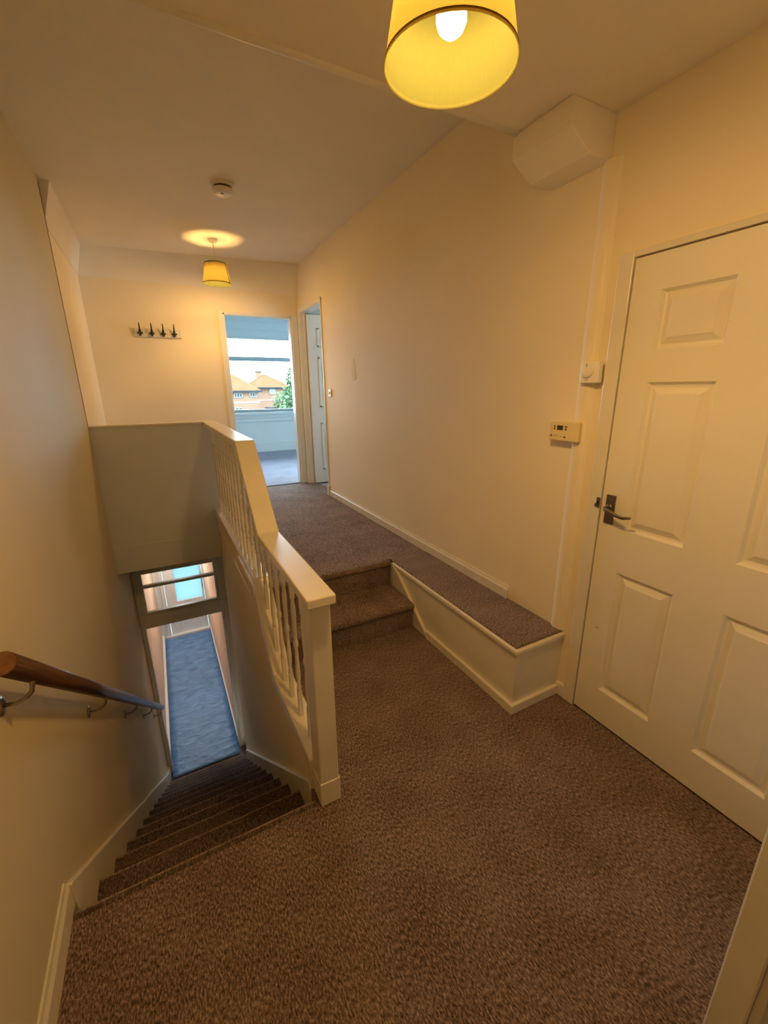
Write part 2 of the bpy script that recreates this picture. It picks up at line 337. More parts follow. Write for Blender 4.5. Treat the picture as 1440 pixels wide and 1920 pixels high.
# sloped eaves of the ceiling at the back and left
ZE = 2.578
struct('ceiling_slope_back', MB().prism([(YB-0.005, ZE), (YB+0.02, ZE-0.0), (YB+0.02, ZC+0.05), (YB-0.10, ZC+0.05), (YB-0.10, ZC-0.02)], XL-0.013, XR+0.001, 'x'), 'ceil', label='sloping ceiling strip above the back wall')
struct('ceiling_slope_left', MB().prism([(XL-0.01, ZE), (XL-0.02, ZE), (XL-0.02, ZC+0.05), (XL+0.06, ZC+0.05), (XL+0.06, ZC-0.045)], 3.80, YB+0.01, 'y'), 'ceil', label='sloping ceiling strip above the left wall')

M['edge'] = paint('brown_edge_strip', (0.22, 0.15, 0.09), 0.7, 0.1, 10)  # plain dark brown for the strip at the wall edge
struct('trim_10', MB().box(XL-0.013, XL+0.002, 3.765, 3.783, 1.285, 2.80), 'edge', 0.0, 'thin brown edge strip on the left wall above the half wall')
# skirtings
def skirt_poly(h, t, sgn=-1):
    return [(0, 0), (sgn*t, 0), (sgn*t, h*0.72), (sgn*t*0.55, h*0.86), (sgn*t*0.4, h), (0, h)]
def skirt_y(x, y0, y1, z, h, t, sgn): # along y, wall face at x, projecting sgn
    return MB().prism([(x+a, z+b) for a, b in skirt_poly(h, t, sgn)], y0, y1, 'y')
struct('baseboard_right', skirt_y(XR, 1.60, 4.425, ZU, 0.075, 0.016, -1), 'gloss', label='cream skirting on the right wall of the upper landing')
struct('baseboard_plinth', MB().box(XR-0.026, XR+0.001, 4.425, 4.478, ZU, ZU+0.11), 'gloss', 0.004, 'small cream plinth block beside the open doorway')
struct('baseboard_left', skirt_y(XL, YBK, 1.262, 0, 0.10, 0.014, 1), 'gloss', label='cream skirting at the lower left corner')
struct('baseboard_corner', MB().box(XR-0.014, XR+0.001, 1.165, 1.215, 0, 0.07), 'gloss', 0.003, 'short skirting between ledge and door frame')
struct('baseboard_hall_left', MB().box(XL, XL+0.035, YF+0.09, YD, ZH, ZH+0.09), 'white', 0.004, 'white skirting on the left of the downstairs hall')
struct('baseboard_hall_right', MB().box(0.340, 0.356, YF+0.09, YD, ZH, ZH+0.09), 'white', 0.004, 'white skirting on the right of the downstairs hall')
struct('baseboard_bedroom', MB().box(-0.6, 4.1, YWN-0.030, YWN+0.001, ZU, ZU+0.17), 'cool', 0.004, 'tall pale skirting under the far window')

# filler patch on the right wall
pt = MB().prism([(3.64, 1.62), (3.70, 1.60), (3.74, 1.66), (3.73, 1.75), (3.68, 1.79), (3.65, 1.70)], XR-0.0025, XR+0.001)
fp = pt.build('filler_patch', 'ceil', WR)

# ------------------------------------------------------------------ main staircase
st = thing('staircase', 'brown carpeted straight staircase descending to the hall', 'staircase', (-0.05, 2.6, ZH))
def nose_profile(yn, z, yb, zb):
    # tread top from yb to nosing yn at height z, rounded nosing, riser down to zb
    r = 0.017; p = [(yb, z)]
    for k in range(7):
        a = math.radians(90-30*k); p.append((yn-r+r*math.cos(a), z-r+r*math.sin(a)))
    p += [(yn-0.022, z-2*r-0.002), (yn-0.022, zb), (yb, zb)]
    return p
for k in range(NR):
    yn = Y0+GO*k; z = -RISE*k
    yb = yn-GO-0.03 if k else yn-0.03
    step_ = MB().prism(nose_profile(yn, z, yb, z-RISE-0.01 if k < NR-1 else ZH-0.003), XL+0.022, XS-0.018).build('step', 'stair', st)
    MB().prism([(yn-0.0085+0.009*math.cos(math.radians(100-25*q)), z-0.0085+0.009*math.sin(math.radians(100-25*q))) for q in range(6)]+[(yn-0.014, z-0.014)], XL+0.022, XS-0.018).build('nosing', 'nosing_lit', step_)  # pale strip standing in for the light along each nosing
def string_poly(y0):
    e = 4.30
    top = lambda y: 0.083-0.8486*(y-1.27)
    return [(y0, 0.083), (1.27, 0.083), (e, top(e)), (4.62, ZH+0.10), (4.62, ZH), (e, ZH), (e-0.1, ZH), (y0, -0.33)]
MB().prism(string_poly(1.262), XL, XL+0.022).build('string_board', 'gloss', st, 0.003)
rp = [(1.29, -0.02), (1.33, 0.0), (3.80, 0.066-0.8486*(3.80-1.27)), (3.80, ZH+0.2), (3.6, ZH+0.2), (1.29, -0.40)]
MB().prism(rp, XS-0.018, XS).build('string_board', 'gloss', st, 0.003)

# short flight between the landings
sf = thing('short_stair', 'two brown carpeted steps up to the upper landing', 'steps', (0.87, 2.2, 0))
def up_profile(yn, z, yb, zb):
    r = 0.02; p = [(yb, z)]
    for k in range(7):
        a = math.radians(90+30*k); p.append((yn+r+r*math.cos(a), z-r+r*math.sin(a)))
    p += [(yn+0.02, z-2*r), (yn+0.026, zb), (yb, zb)]
    return p
MB().prism(up_profile(2.082, 0.18, 2.45, 0.0), XS2, 1.316).build('step', 'carpet', sf)
MB().prism(up_profile(2.402, ZU+0.001, 2.45, 0.15), XS2, 1.316).build('step', 'carpet', sf)

# ------------------------------------------------------------------ boxed ledge along the right wall
lg = thing('boxed_ledge', 'low cream boxed ledge with carpeted top along the right wall', 'ledge', (1.49, 1.8, 0))
MB().box(1.335, XR, 1.217, 2.45, 0, 0.335).build('box_body', 'gloss', lg)
MB().box(1.338, XR, 1.222, 2.45, 0.335, ZU+0.002).build('carpet_top', 'carpet', lg, 0.006)
MB().prism([(1.320, 1.203), (XR, 1.203), (XR, 1.224), (1.340, 1.224), (1.340, 2.40), (1.320, 2.40)], 0.330, 0.352, 'z').build('edge_trim', 'gloss', lg, 0.004)
MB().prism([(1.318, 1.200), (XR-0.001, 1.200), (XR-0.001, 1.219), (1.337, 1.219), (1.337, 1.955), (1.318, 1.955)], 0, 0.052, 'z').build('skirting', 'gloss', lg, 0.004)
MB().prism([(1.925, 0.0), (2.36, 0.333), (2.40, 0.333), (2.40, 0.0)], 1.324, 1.337).build('string_board', 'gloss', lg, 0.002)
MB().prism([(1.905, 0.0), (1.945, 0.0), (2.395, 0.335), (2.345, 0.335)], 1.316, 1.338).build('string_bead', 'gloss', lg, 0.004)

# ------------------------------------------------------------------ balustrade
bl = thing('balustrade', 'cream painted wooden balustrade with turned spindles beside the stairs', 'banister', (0.385, 1.24, 0))
MB().box(0.352, 0.426, 1.198, 1.290, 0.0, 0.868).build('newel_post', 'gloss', bl, 0.006)
MB().box(0.349, 0.429, 1.195, 1.292, 0.0, 0.105).build('newel_base', 'gloss', bl, 0.003)
def rail_poly(off, pts): return pts
top = [(1.150, 0.900), (1.862, 0.900), (2.238, 1.284), (3.80, 1.284)]
bot = [(3.80, 1.246), (2.222, 1.246), (1.846, 0.864), (1.150, 0.864)]
MB().prism(top+bot, 0.331, 0.430).build('handrail', 'gloss', bl, 0.006, 3)
btop = [(1.285, 0.143), (1.868, 0.143), (2.172, 0.548), (3.80, 0.548)]
bbot = [(3.80, 0.488), (2.20, 0.488), (1.895, 0.086), (1.285, 0.086)]
MB().prism(btop+bbot, 0.338, 0.430).build('base_rail', 'gloss', bl, 0.006)
# outer fascia of the sloping base and the corner down to the string
MB().prism([(1.285, 0.0), (1.285, 0.09), (1.33, 0.09), (1.30, 0.0)], 0.338, 0.355).build('base_rail_end', 'gloss', bl, 0.003)
def interp(pts, y):
    for (a, b), (c, d) in zip(pts, pts[1:]):
        if a <= y <= c: return b+(d-b)*(y-a)/(c-a)
    return pts[-1][1]
def spindle(y):
    z0 = interp(btop, y); z1 = interp(bot[::-1], y)+0.004; h = z1-z0; x = 0.384; a = 0.0092
    zb = z0-0.02; ns = 0.13
    m = MB().box(x-a, x+a, y-a, y+a, zb, z0+ns).box(x-a, x+a, y-a, y+a, z1-ns, z1)
    L = z1-ns-(z0+ns); pr = []
    for t, r in [(0, .0085), (.03, .0110), (.06, .0070), (.10, .0085), (.16, .0108), (.26, .0098), (.38, .0080), (.46, .0075), (.48, .0110), (.52, .0110), (.54, .0075), (.62, .0080), (.74, .0098), (.84, .0108), (.90, .0085), (.94, .0070), (.97, .0110), (1, .0085)]:
        pr.append((r, z0+ns+L*t))
    m.lathe(pr, (x, y, 0), 10)
    return m
y = 1.40
while y < 3.75:
    spindle(y).build('baluster', 'gloss', bl); y += 0.135

# ------------------------------------------------------------------ wall handrail on the left
hr = thing('wall_handrail', 'dark brown round wooden handrail on metal brackets along the left wall', 'handrail', (-0.385, 1.1, 0.9))
def hz(y): return 0.905-0.809*(y-1.165)
HX = -0.378; ya, yb_ = 1.105, 4.36
rail = MB().tube([(HX, ya, hz(ya)), (HX, 1.9, hz(1.9)), (HX, 2.7, hz(2.7)), (HX, yb_, hz(yb_))], 0.0265, 20).build('rail', 'wood', hr)
d = Vector((0, 1, -0.809)).normalized()
e0 = Vector((HX, ya, hz(ya)))
MB().tube([e0-d*0.0015, e0+d*0.002], 0.0255, 20).build('end_grain', 'endgrain', rail)
for yb2 in (1.235, 1.985, 2.79, 3.52, 4.24):
    c = hz(yb2); zp = c-0.078
    br = MB().tube([(XL+0.004, yb2, zp), (XL+0.03, yb2, zp-0.004), (HX-0.02, yb2, zp+0.004), (HX-0.005, yb2, zp+0.018), (HX, yb2, zp+0.036), (HX, yb2, c-0.022)], 0.0058, 10).build('bracket', 'steel', hr)
    MB().lathe([(0.0, 0), (0.026, 0.0), (0.026, 0.004), (0.012, 0.008), (0.0, 0.008)], (XL, yb2, zp), 20, ax='x', caps=False).build('wall_plate', 'steel', br)
    MB().prism([(yb2-0.026, c-0.024+0.026*0.809), (yb2+0.026, c-0.024-0.026*0.809), (yb2+0.026, c-0.029-0.026*0.809), (yb2-0.026, c-0.029+0.026*0.809)], HX-0.009, HX+0.009).build('saddle', 'steel', br)

# ------------------------------------------------------------------ doors
def door_leaf_x(root, x, sgn, y0, y1, z0, z1, th, cols, rows, mat):
    """leaf whose face lies at x and looks towards sgn; panels are recessed with a raised field"""
    xb = x-sgn*th
    mb = MB(); lo, hi = min(x, xb), max(x, xb)
    ys = sorted([y0, y1]+[v for c in cols for v in c])
    # stiles and rails as one slab with holes
    yy = y0
    for c0, c1 in cols:
        mb.box(lo, hi, yy, c0, z0, z1); zz = z0
        for r0, r1 in rows:
            mb.box(lo, hi, c0, c1, zz, r0); zz = r1
        mb.box(lo, hi, c0, c1, zz, z1); yy = c1
    mb.box(lo, hi, yy, y1, z0, z1)
    leaf = mb.build('door_leaf', mat, root)
    for c0, c1 in cols:
        for r0, r1 in rows:
            # sunk moulding then raised field
            rings = [(0, 0), (0.003, 0.003), (0.010, 0.013), (0.016, 0.0145), (0.020, 0.0145), (0.040, 0.0045), (0.043, 0.0025), (0.050, 0.002)]
            vs = []
            for ins, dep in rings:
                X = x-sgn*dep
                vs += [(X, c0+ins, r0+ins), (X, c1-ins, r0+ins), (X, c1-ins, r1-ins), (X, c0+ins, r1-ins)]
            fs = []
            for j in range(len(rings)-1):
                for k in range(4): fs.append((4*j+k, 4*j+(k+1) % 4, 4*j+4+(k+1) % 4, 4*j+4+k))
            n = 4*(len(rings)-1); fs.append((n, n+1, n+2, n+3))
            m = MB(); m._add(vs, fs)
            # back plate gives thickness
            m.box(min(x-sgn*0.018, xb), max(x-sgn*0.018, xb), c0, c1, r0, r1)
            m.build('panel', mat, leaf)
    return leaf
d1 = sthing('door_1', (XR, 0.68, 0), 'cream six panel door with steel lever handle on the right')
leaf = door_leaf_x(d1, XR-0.008, -1, 0.254, 1.103, 0.012, 1.978, 0.036, [(0.365, 0.598), (0.762, 0.992)], [(0.176, 0.766), (0.955, 1.543), (1.653, 1.857)], 'door')
fr = MB().box(XR-0.016, XR+0.002, 1.108, 1.166, 0, 2.005).box(XR-0.012, XR+0.002, 0.19, 1.166, 1.984, 2.006)
fr.box(XR+0.03, XR+0.1, 1.103, 1.109, 0, 1.985).box(XR+0.03, XR+0.1, 0.25, 1.109, 1.978, 1.985).build('door_frame', 'gloss', d1, 0.003)
MB().box(XR+0.028, XR+0.06, 0.25, 1.108, -0.001, 0.014).build('threshold_gap', 'dark', d1)
bp_ = MB().box(XR-0.0145, XR-0.0075, 1.042, 1.082, 0.968, 1.092).build('handle_backplate', 'bronze', d1, 0.0015)
lv = [(XR-0.012, 1.060, 1.040), (XR-0.048, 1.060, 1.040), (XR-0.056, 1.054, 1.039), (XR-0.058, 1.03, 1.034), (XR-0.058, 1.0, 1.024), (XR-0.058, 0.975, 1.021), (XR-0.058, 0.956, 1.026), (XR-0.060, 0.942, 1.030)]
MB().tube(lv, [0.009, 0.009, 0.0085, 0.008, 0.007, 0.0065, 0.006, 0.005], 12).lathe([(0.0, 0), (0.015, 0), (0.015, -0.008), (0.0, -0.008)], (XR-0.0145, 1.060, 1.040), 18, ax='x', caps=False).build('lever', 'bronze', bp_)
MB().box(XR-0.021, XR-0.014, 1.108, 1.122, 1.028, 1.072).box(XR-0.019, XR-0.0155, 1.122, 1.130, 1.030, 1.044).build('latch_keep', 'bronze', d1, 0.001)
MB().box(XR-0.0225, XR-0.0208, 1.109, 1.118, 1.040, 1.056).build('keep_slot', 'black', d1)
MB().lathe([(0.0, -0.001), (0.004, -0.001), (0.004, 0.001)], (XR-0.0085, 1.042, 0.474), 10, ax='x', caps=False).build('paint_chip', 'grey', d1)

# open door into the side room
d2 = sthing('door_2', (2.05, 5.12, ZU), 'grey white door standing open into the side room')
m = MB().box(XR+0.055, 2.42, 5.10, 5.136, ZU+0.012, 2.36)
l2 = m.build('door_leaf', 'white', d2)
for c0, c1 in ((XR+0.165, 1.99), (2.09, 2.31)):
    for r0, r1 in ((ZU+0.18, ZU+0.77), (ZU+0.955, ZU+1.54), (ZU+1.65, ZU+1.86)):
        q = MB()
        for (a, b, cc, dd) in ((c0, c1, r0, r0+0.02), (c0, c1, r1-0.02, r1), (c0, c0+0.02, r0, r1), (c1-0.02, c1, r0, r1)): q.box(a, b, 5.093, 5.101, cc, dd)
        q.box(c0+0.05, c1-0.05, 5.096, 5.101, r0+0.05, r1-0.05).build('panel', 'white', l2, 0.003)
MB().box(2.335, 2.375, 5.092, 5.100, ZU+0.97, ZU+1.09).tube([(2.355, 5.095, ZU+1.04), (2.355, 5.045, ZU+1.04), (2.24, 5.042, ZU+1.035)], 0.008).build('lever_handle', 'bronze', d2)
# lining + architrave of the side doorway
struct('trim_7', MB().box(XR-0.004, XR+0.104, 4.462, 4.482, ZU, 2.40).box(XR-0.004, XR+0.104, 5.172, 5.192, ZU, 2.40).box(XR-0.004, XR+0.104, 4.462, 5.192, 2.382, 2.402)
       .box(XR+0.035, XR+0.055, 5.150, 5.173, ZU, 2.385).box(XR+0.035, XR+0.055, 4.481, 4.50, ZU, 2.385)
       .box(XR-0.016, XR+0.001, 5.178, 5.235, ZU, 2.43).box(XR-0.012, XR+0.001, 4.452, 4.470, ZU, 2.42).box(XR-0.014, XR+0.001, 4.452, 5.235, 2.39, 2.43), 'white', 0.003, 'white door lining of the side room doorway')
# far doorway lining
struct('trim_8', MB().box(0.795, 0.818, YB-0.004, YB+0.105, ZU, 2.345).box(1.545, 1.568, YB-0.004, YB+0.105, ZU, 2.345).box(0.795, 1.568, YB-0.004, YB+0.105, 2.325, 2.348)
       .box(0.748, 0.800, YB-0.012, YB+0.001, ZU, 2.36).box(1.560, 1.632, YB-0.018, YB+0.001, ZU, 2.36).box(0.80, 1.562, YB-0.008, YB+0.001, 2.345, 2.357), 'white', 0.003, 'cream architrave around the far doorway')

# lower frame at the stair foot with glazed transom
lf = sthing('door_3', (-0.03, YF+0.04, ZH), 'brown shadowed door frame with glazed transom at the foot of the stairs')
ff = MB().box(XL+0.003, XL+0.045, YF-0.012, YF+0.088, ZH, 0.02).box(0.345, 0.374, YF-0.012, YF+0.088, ZH, 0.02).box(XL+0.003, 0.374, YF-0.012, YF+0.088, -0.225, 0.02)
ff.box(XL+0.045, 0.345, YF-0.004, YF+0.075, -0.868, -0.775).box(XL+0.045, 0.345, YF-0.010, YF+0.080, -0.775, -0.715).build('frame', 'gloss', lf, 0.004)
MB().box(XL+0.045, -0.362, YF+0.0, YF+0.05, -0.715, -0.225).box(0.316, 0.345, YF+0.0, YF+0.05, -0.715, -0.225).box(-0.362, 0.316, YF, YF+0.05, -0.715, -0.690).box(-0.362, 0.316, YF, YF+0.05, -0.418, -0.388).box(-0.362, 0.316, YF, YF+0.05, -0.26, -0.225).build('transom_sash', 'gloss', lf, 0.004)
for z0, z1 in ((-0.692, -0.416), (-0.390, -0.258)):
    MB().box(-0.364, 0.318, YF+0.022, YF+0.026, z0, z1).build('pane', 'glass', lf)

# front door of the hall
fd = sthing('door_4', (-0.03, YD, ZH), 'pale blue glazed front door at the end of the hall')
MB().box(XL, -0.40, YD-0.05, YD+0.10, ZH, 0.1).box(-0.40, -0.36, YD-0.03, YD+0.10, ZH, 0.1).box(-0.36, -0.30, YD-0.05, YD+0.10, ZH, 0.1).box(0.335, 0.36, YD-0.05, YD+0.10, ZH, 0.1).box(-0.30, 0.335, YD-0.03, YD+0.1, -0.74, -0.69).build('door_frame', 'upvc', fd, 0.008)
MB().box(-0.297, -0.13, YD-0.01, YD+0.05, ZH+0.03, -0.725).box(0.300, 0.332, YD-0.01, YD+0.05, ZH+0.03, -0.725).box(-0.13, 0.300, YD-0.01, YD+0.05, ZH+0.03, -2.095).box(-0.13, 0.300, YD-0.01, YD+0.05, -1.455, -1.36).box(-0.13, 0.300, YD-0.01, YD+0.05, -0.79, -0.745).build('door_leaf', 'upvc', fd, 0.006)
for z0, z1 in ((-2.098, -1.452), (-1.363, -0.787)):
    MB().box(-0.134, 0.304, YD+0.015, YD+0.022, z0, z1).build('pane', 'frost' if z0 < -2 else 'glass', fd)
MB().box(-0.30, 0.335, YD+0.02, YD+0.026, -0.692, 0.10).build('added_fanlight_pane', 'glass', fd)  # unseen glazing up to the ceiling, added to let daylight into the hall
MB().tube([(0.312, YD-0.012, -1.62), (0.312, YD-0.05, -1.62), (0.312, YD-0.05, -1.90), (0.312, YD-0.012, -1.90)], 0.008).build('pull_handle', 'steel', fd)
struct('trim_9', MB().box(-0.395, 0.338, YD-0.075, YD-0.005, ZH-0.003, ZH+0.045), 'white', 0.006, 'white threshold bar at the front door')
vs_ = thing('floor_sheet', 'wrinkled blue grey vinyl sheet covering the downstairs hall floor', 'floor covering', (-0.03, 6.1, ZH))
m = MB(); nx, ny = 10, 60; pts = []
for j in range(ny+1):
    for i in range(nx+1):
        X = -0.412+0.75*i/nx; Y = 4.50+(YD-0.05-4.50)*j/ny
        h = 0.004+0.0035*math.sin(Y*7.0+0.8*math.sin(X*6))*math.sin(X*3+1)+0.011*math.exp(-((Y-5.35-0.05*X)/0.03)**2)+0.011*math.exp(-((Y-6.1+0.08*X)/0.03)**2)+0.010*math.exp(-((Y-6.75-0.05*X)/0.03)**2)
        pts.append((X, Y, ZH+max(0.001, h)))
fs = [(j*(nx+1)+i, j*(nx+1)+i+1, (j+1)*(nx+1)+i+1, (j+1)*(nx+1)+i) for j in range(ny) for i in range(nx)]
m._add(pts, fs, True); m.build('sheet', 'sheet', vs_)
so = [o for o in vs_.children][0].modifiers.new('solid', 'SOLIDIFY'); so.thickness = 0.003; so.offset = -1

# ------------------------------------------------------------------ bedroom window, blind
w1 = sthing('window_1', (2.1, YWN, 1.12), 'wide bedroom window seen through the far doorway')
MB().box(0.25, 3.95, YWN+0.05, YWN+0.11, 1.12, 1.17).box(0.25, 3.95, YWN+0.05, YWN+0.11, 2.77, 2.82).box(0.25, 0.30, YWN+0.05, YWN+0.11, 1.12, 2.82).box(3.90, 3.95, YWN+0.05, YWN+0.11, 1.12, 2.82).box(0.95, 1.02, YWN+0.05, YWN+0.11, 1.12, 2.82).box(2.95, 3.02, YWN+0.05, YWN+0.11, 1.12, 2.82).build('window_frame', 'winframe', w1, 0.005)
MB().box(0.30, 3.90, YWN+0.045, YWN+0.115, 2.045, 2.118).build('transom_bar', 'winframe', w1, 0.005)
for a, b in ((0.29, 0.96), (1.01, 2.96), (3.01, 3.91)):
    for c, e in ((1.16, 2.05), (2.11, 2.78)):
        MB().box(a, b, YWN+0.078, YWN+0.082, c, e).build('pane', 'glass', w1)
MB().box(0.15, 4.05, YWN-0.10, YWN+0.06, 1.075, 1.12).build('window_sill', 'cool', w1, 0.008)
MB().box(0.22, 4.0, YWN-0.055, YWN+0.01, 0.945, 1.0).build('sill_moulding', 'cool', w1, 0.008)
w2 = sthing('window_2', (3.65, 4.1, 1.1), 'window of the side room')
MB().box(3.62, 3.68, 3.85, 4.55, 1.35, 1.40).box(3.62, 3.68, 3.85, 4.55, 2.15, 2.2).box(3.62, 3.68, 3.85, 3.90, 1.35, 2.2).box(3.62, 3.68, 4.50, 4.55, 1.35, 2.2).build('window_frame', 'winframe', w2)
MB().box(3.648, 3.652, 3.89, 4.51, 1.39, 2.16).build('pane', 'glass', w2)
rb = thing('window_blind', 'pale blue blind pulled up at the top of the far window', 'blind', (2.1, YWN-0.03, 2.41))
MB().box(0.30, 3.90, YWN-0.085, YWN-0.012, 2.705, 2.80).build('headbox', 'blind', rb, 0.015, 3)
MB().box(0.34, 3.86, YWN-0.045, YWN-0.041, 2.44, 2.71).build('fabric', 'blind', rb)
MB().box(0.34, 3.86, YWN-0.054, YWN-0.034, 2.41, 2.445).build('bottom_bar', 'blind', rb, 0.006)
MB().box(0.34, 3.86, YWN-0.052, YWN-0.040, 2.565, 2.585).build('fold', 'blind', rb, 0.003)

# ------------------------------------------------------------------ ceiling boxing and vertical pipe boxing
cb = thing('ceiling_boxing', 'cream boxed-in duct in the corner where wall meets dropped ceiling', 'boxing', (1.53, 1.4, ZC2))
MB().prism([(1.414, ZC2), (1.414, 2.404), (1.525, 2.342), (XR, 2.342), (XR, ZC2)], 1.262, 1.545, 'y').build('box_body', 'ceil', cb, 0.004)
pb = thing('pipe_boxing', 'slim rounded vertical pipe casing beside the door frame', 'boxing', (XR, 1.26, 0.36))
pf = [(1.213, 0)] + [(1.213+0.082*k/8, -0.020*math.sin(math.pi*k/8)**0.55) for k in range(1, 8)] + [(1.295, 0), (1.295, 0.001), (1.213, 0.001)]
MB().prism([(XR+b, a) for a, b in pf], 0.362, 2.342, 'z', False).build('casing', 'wall', pb)

# ------------------------------------------------------------------ wall devices
th = thing('room_thermostat', 'square white thermostat with round dial beside the door frame', 'thermostat', (XR, 1.215, 1.58))
tb = MB().box(XR-0.046, XR-0.018, 1.172, 1.258, 1.543, 1.626).build('body', 'plastic', th, 0.004)
MB().lathe([(0.0, -0.010), (0.027, -0.010), (0.030, -0.008), (0.030, 0.0)], (XR-0.046, 1.222, 1.594), 32, ax='x', caps=False).build('dial', 'plastic', th)
MB().box(XR-0.0565, XR-0.0555, 1.220, 1.224, 1.606, 1.620).build('dial_mark', 'grey', th)
MB().box(XR-0.0468, XR-0.0458, 1.216, 1.232, 1.5545, 1.5575).build('printed_mark', 'grey', th)
hp = thing('heating_programmer', 'yellowed heating programmer with small dark screen below the thermostat', 'heating control', (XR, 1.31, 1.34))
MB().box(XR-0.042, XR-0.0205, 1.236, 1.392, 1.293, 1.380).box(XR-0.021, XR, 1.297, 1.388, 1.297, 1.376).build('body', 'oldplastic', hp, 0.005)
MB().box(XR-0.046, XR-0.040, 1.256, 1.390, 1.296, 1.331).build('flap', 'oldplastic', hp, 0.002)
MB().box(XR-0.0435, XR-0.0400, 1.317, 1.349, 1.341, 1.362).build('screen', 'screen', hp, 0.0008)
for yy, zz in ((1.362, 1.357), (1.362, 1.346), (1.300, 1.357), (1.300, 1.346), (1.374, 1.316), (1.300, 1.312)):
    MB().lathe([(0.0, -0.003), (0.0036, -0.003), (0.0040, 0.002)], (XR-0.042 if zz > 1.33 else XR-0.046, yy, zz), 10, ax='x', caps=False).build('button', 'dark', hp)
MB().box(XR-0.0466, XR-0.0456, 1.338, 1.362, 1.3155, 1.3178).box(XR-0.0466, XR-0.0456, 1.310, 1.326, 1.3125, 1.3145).build('printed_mark', 'grey', hp)
ls = thing('light_switch', 'small white light switch on the right wall by the far doorway', 'switch', (XR, 4.30, 1.49))
MB().box(XR-0.012, XR, 4.262, 4.340, 1.452, 1.530).build('plate', 'plastic', ls, 0.003)
MB().box(XR-0.018, XR-0.010, 4.293, 4.309, 1.478, 1.504).build('rocker', 'plastic', ls, 0.002)

# smoke alarm
sa = thing('smoke_alarm', 'white round smoke alarm on the ceiling before the far lamp', 'smoke alarm', (0.61, 3.43, ZC-0.02))
zt = ZC-0.022
MB().lathe([(0.0, 0.005), (0.074, 0.005), (0.074, -0.014), (0.058, -0.018), (0.0, -0.018)], (0.61, 3.43, zt), 36, caps=False).build('base', 'plastic', sa)
MB().lathe([(0.0, -0.018), (0.056, -0.018), (0.056, -0.034), (0.0, -0.034)], (0.61, 3.43, zt), 36, caps=False).build('vent_gap', 'dark', sa)
MB().lathe([(0.066, -0.030), (0.068, -0.036), (0.062, -0.054), (0.048, -0.063), (0.0, -0.065)], (0.61, 3.43, zt), 36, caps=False).build('cover', 'plastic', sa)
MB().lathe([(0.0, -0.068), (0.009, -0.067), (0.010, -0.060)], (0.60, 3.405, zt), 14, caps=False).build('test_button', 'grey', sa)

# coat rack
cr = thing('coat_rack', 'pale wooden coat rack with four black double hooks on the back wall', 'coat rack', (0.14, YB, 2.10))
MB().box(-0.078, 0.362, YB-0.018, YB, 2.062, 2.142).build('board', 'gloss', cr, 0.004)
for hx in (-0.022, 0.085, 0.190, 0.293):
    h = MB().box(hx-0.010, hx+0.010, YB-0.022, YB-0.016, 2.070, 2.128)
    h.tube([(hx, YB-0.02, 2.110), (hx, YB-0.045, 2.112), (hx, YB-0.062, 2.135), (hx, YB-0.068, 2.165), (hx, YB-0.072, 2.188)], [0.008, 0.008, 0.007, 0.0055, 0.004], 8)
    h.tube([(hx, YB-0.02, 2.09), (hx, YB-0.035, 2.078), (hx, YB-0.05, 2.085), (hx, YB-0.054, 2.10)], [0.007, 0.006, 0.006, 0.007], 8)
    h.tube([(hx-0.022, YB-0.03, 2.098), (hx, YB-0.04, 2.092), (hx+0.022, YB-0.03, 2.098)], [0.007, 0.011, 0.007], 8)
    h.build('hook', 'black', cr)

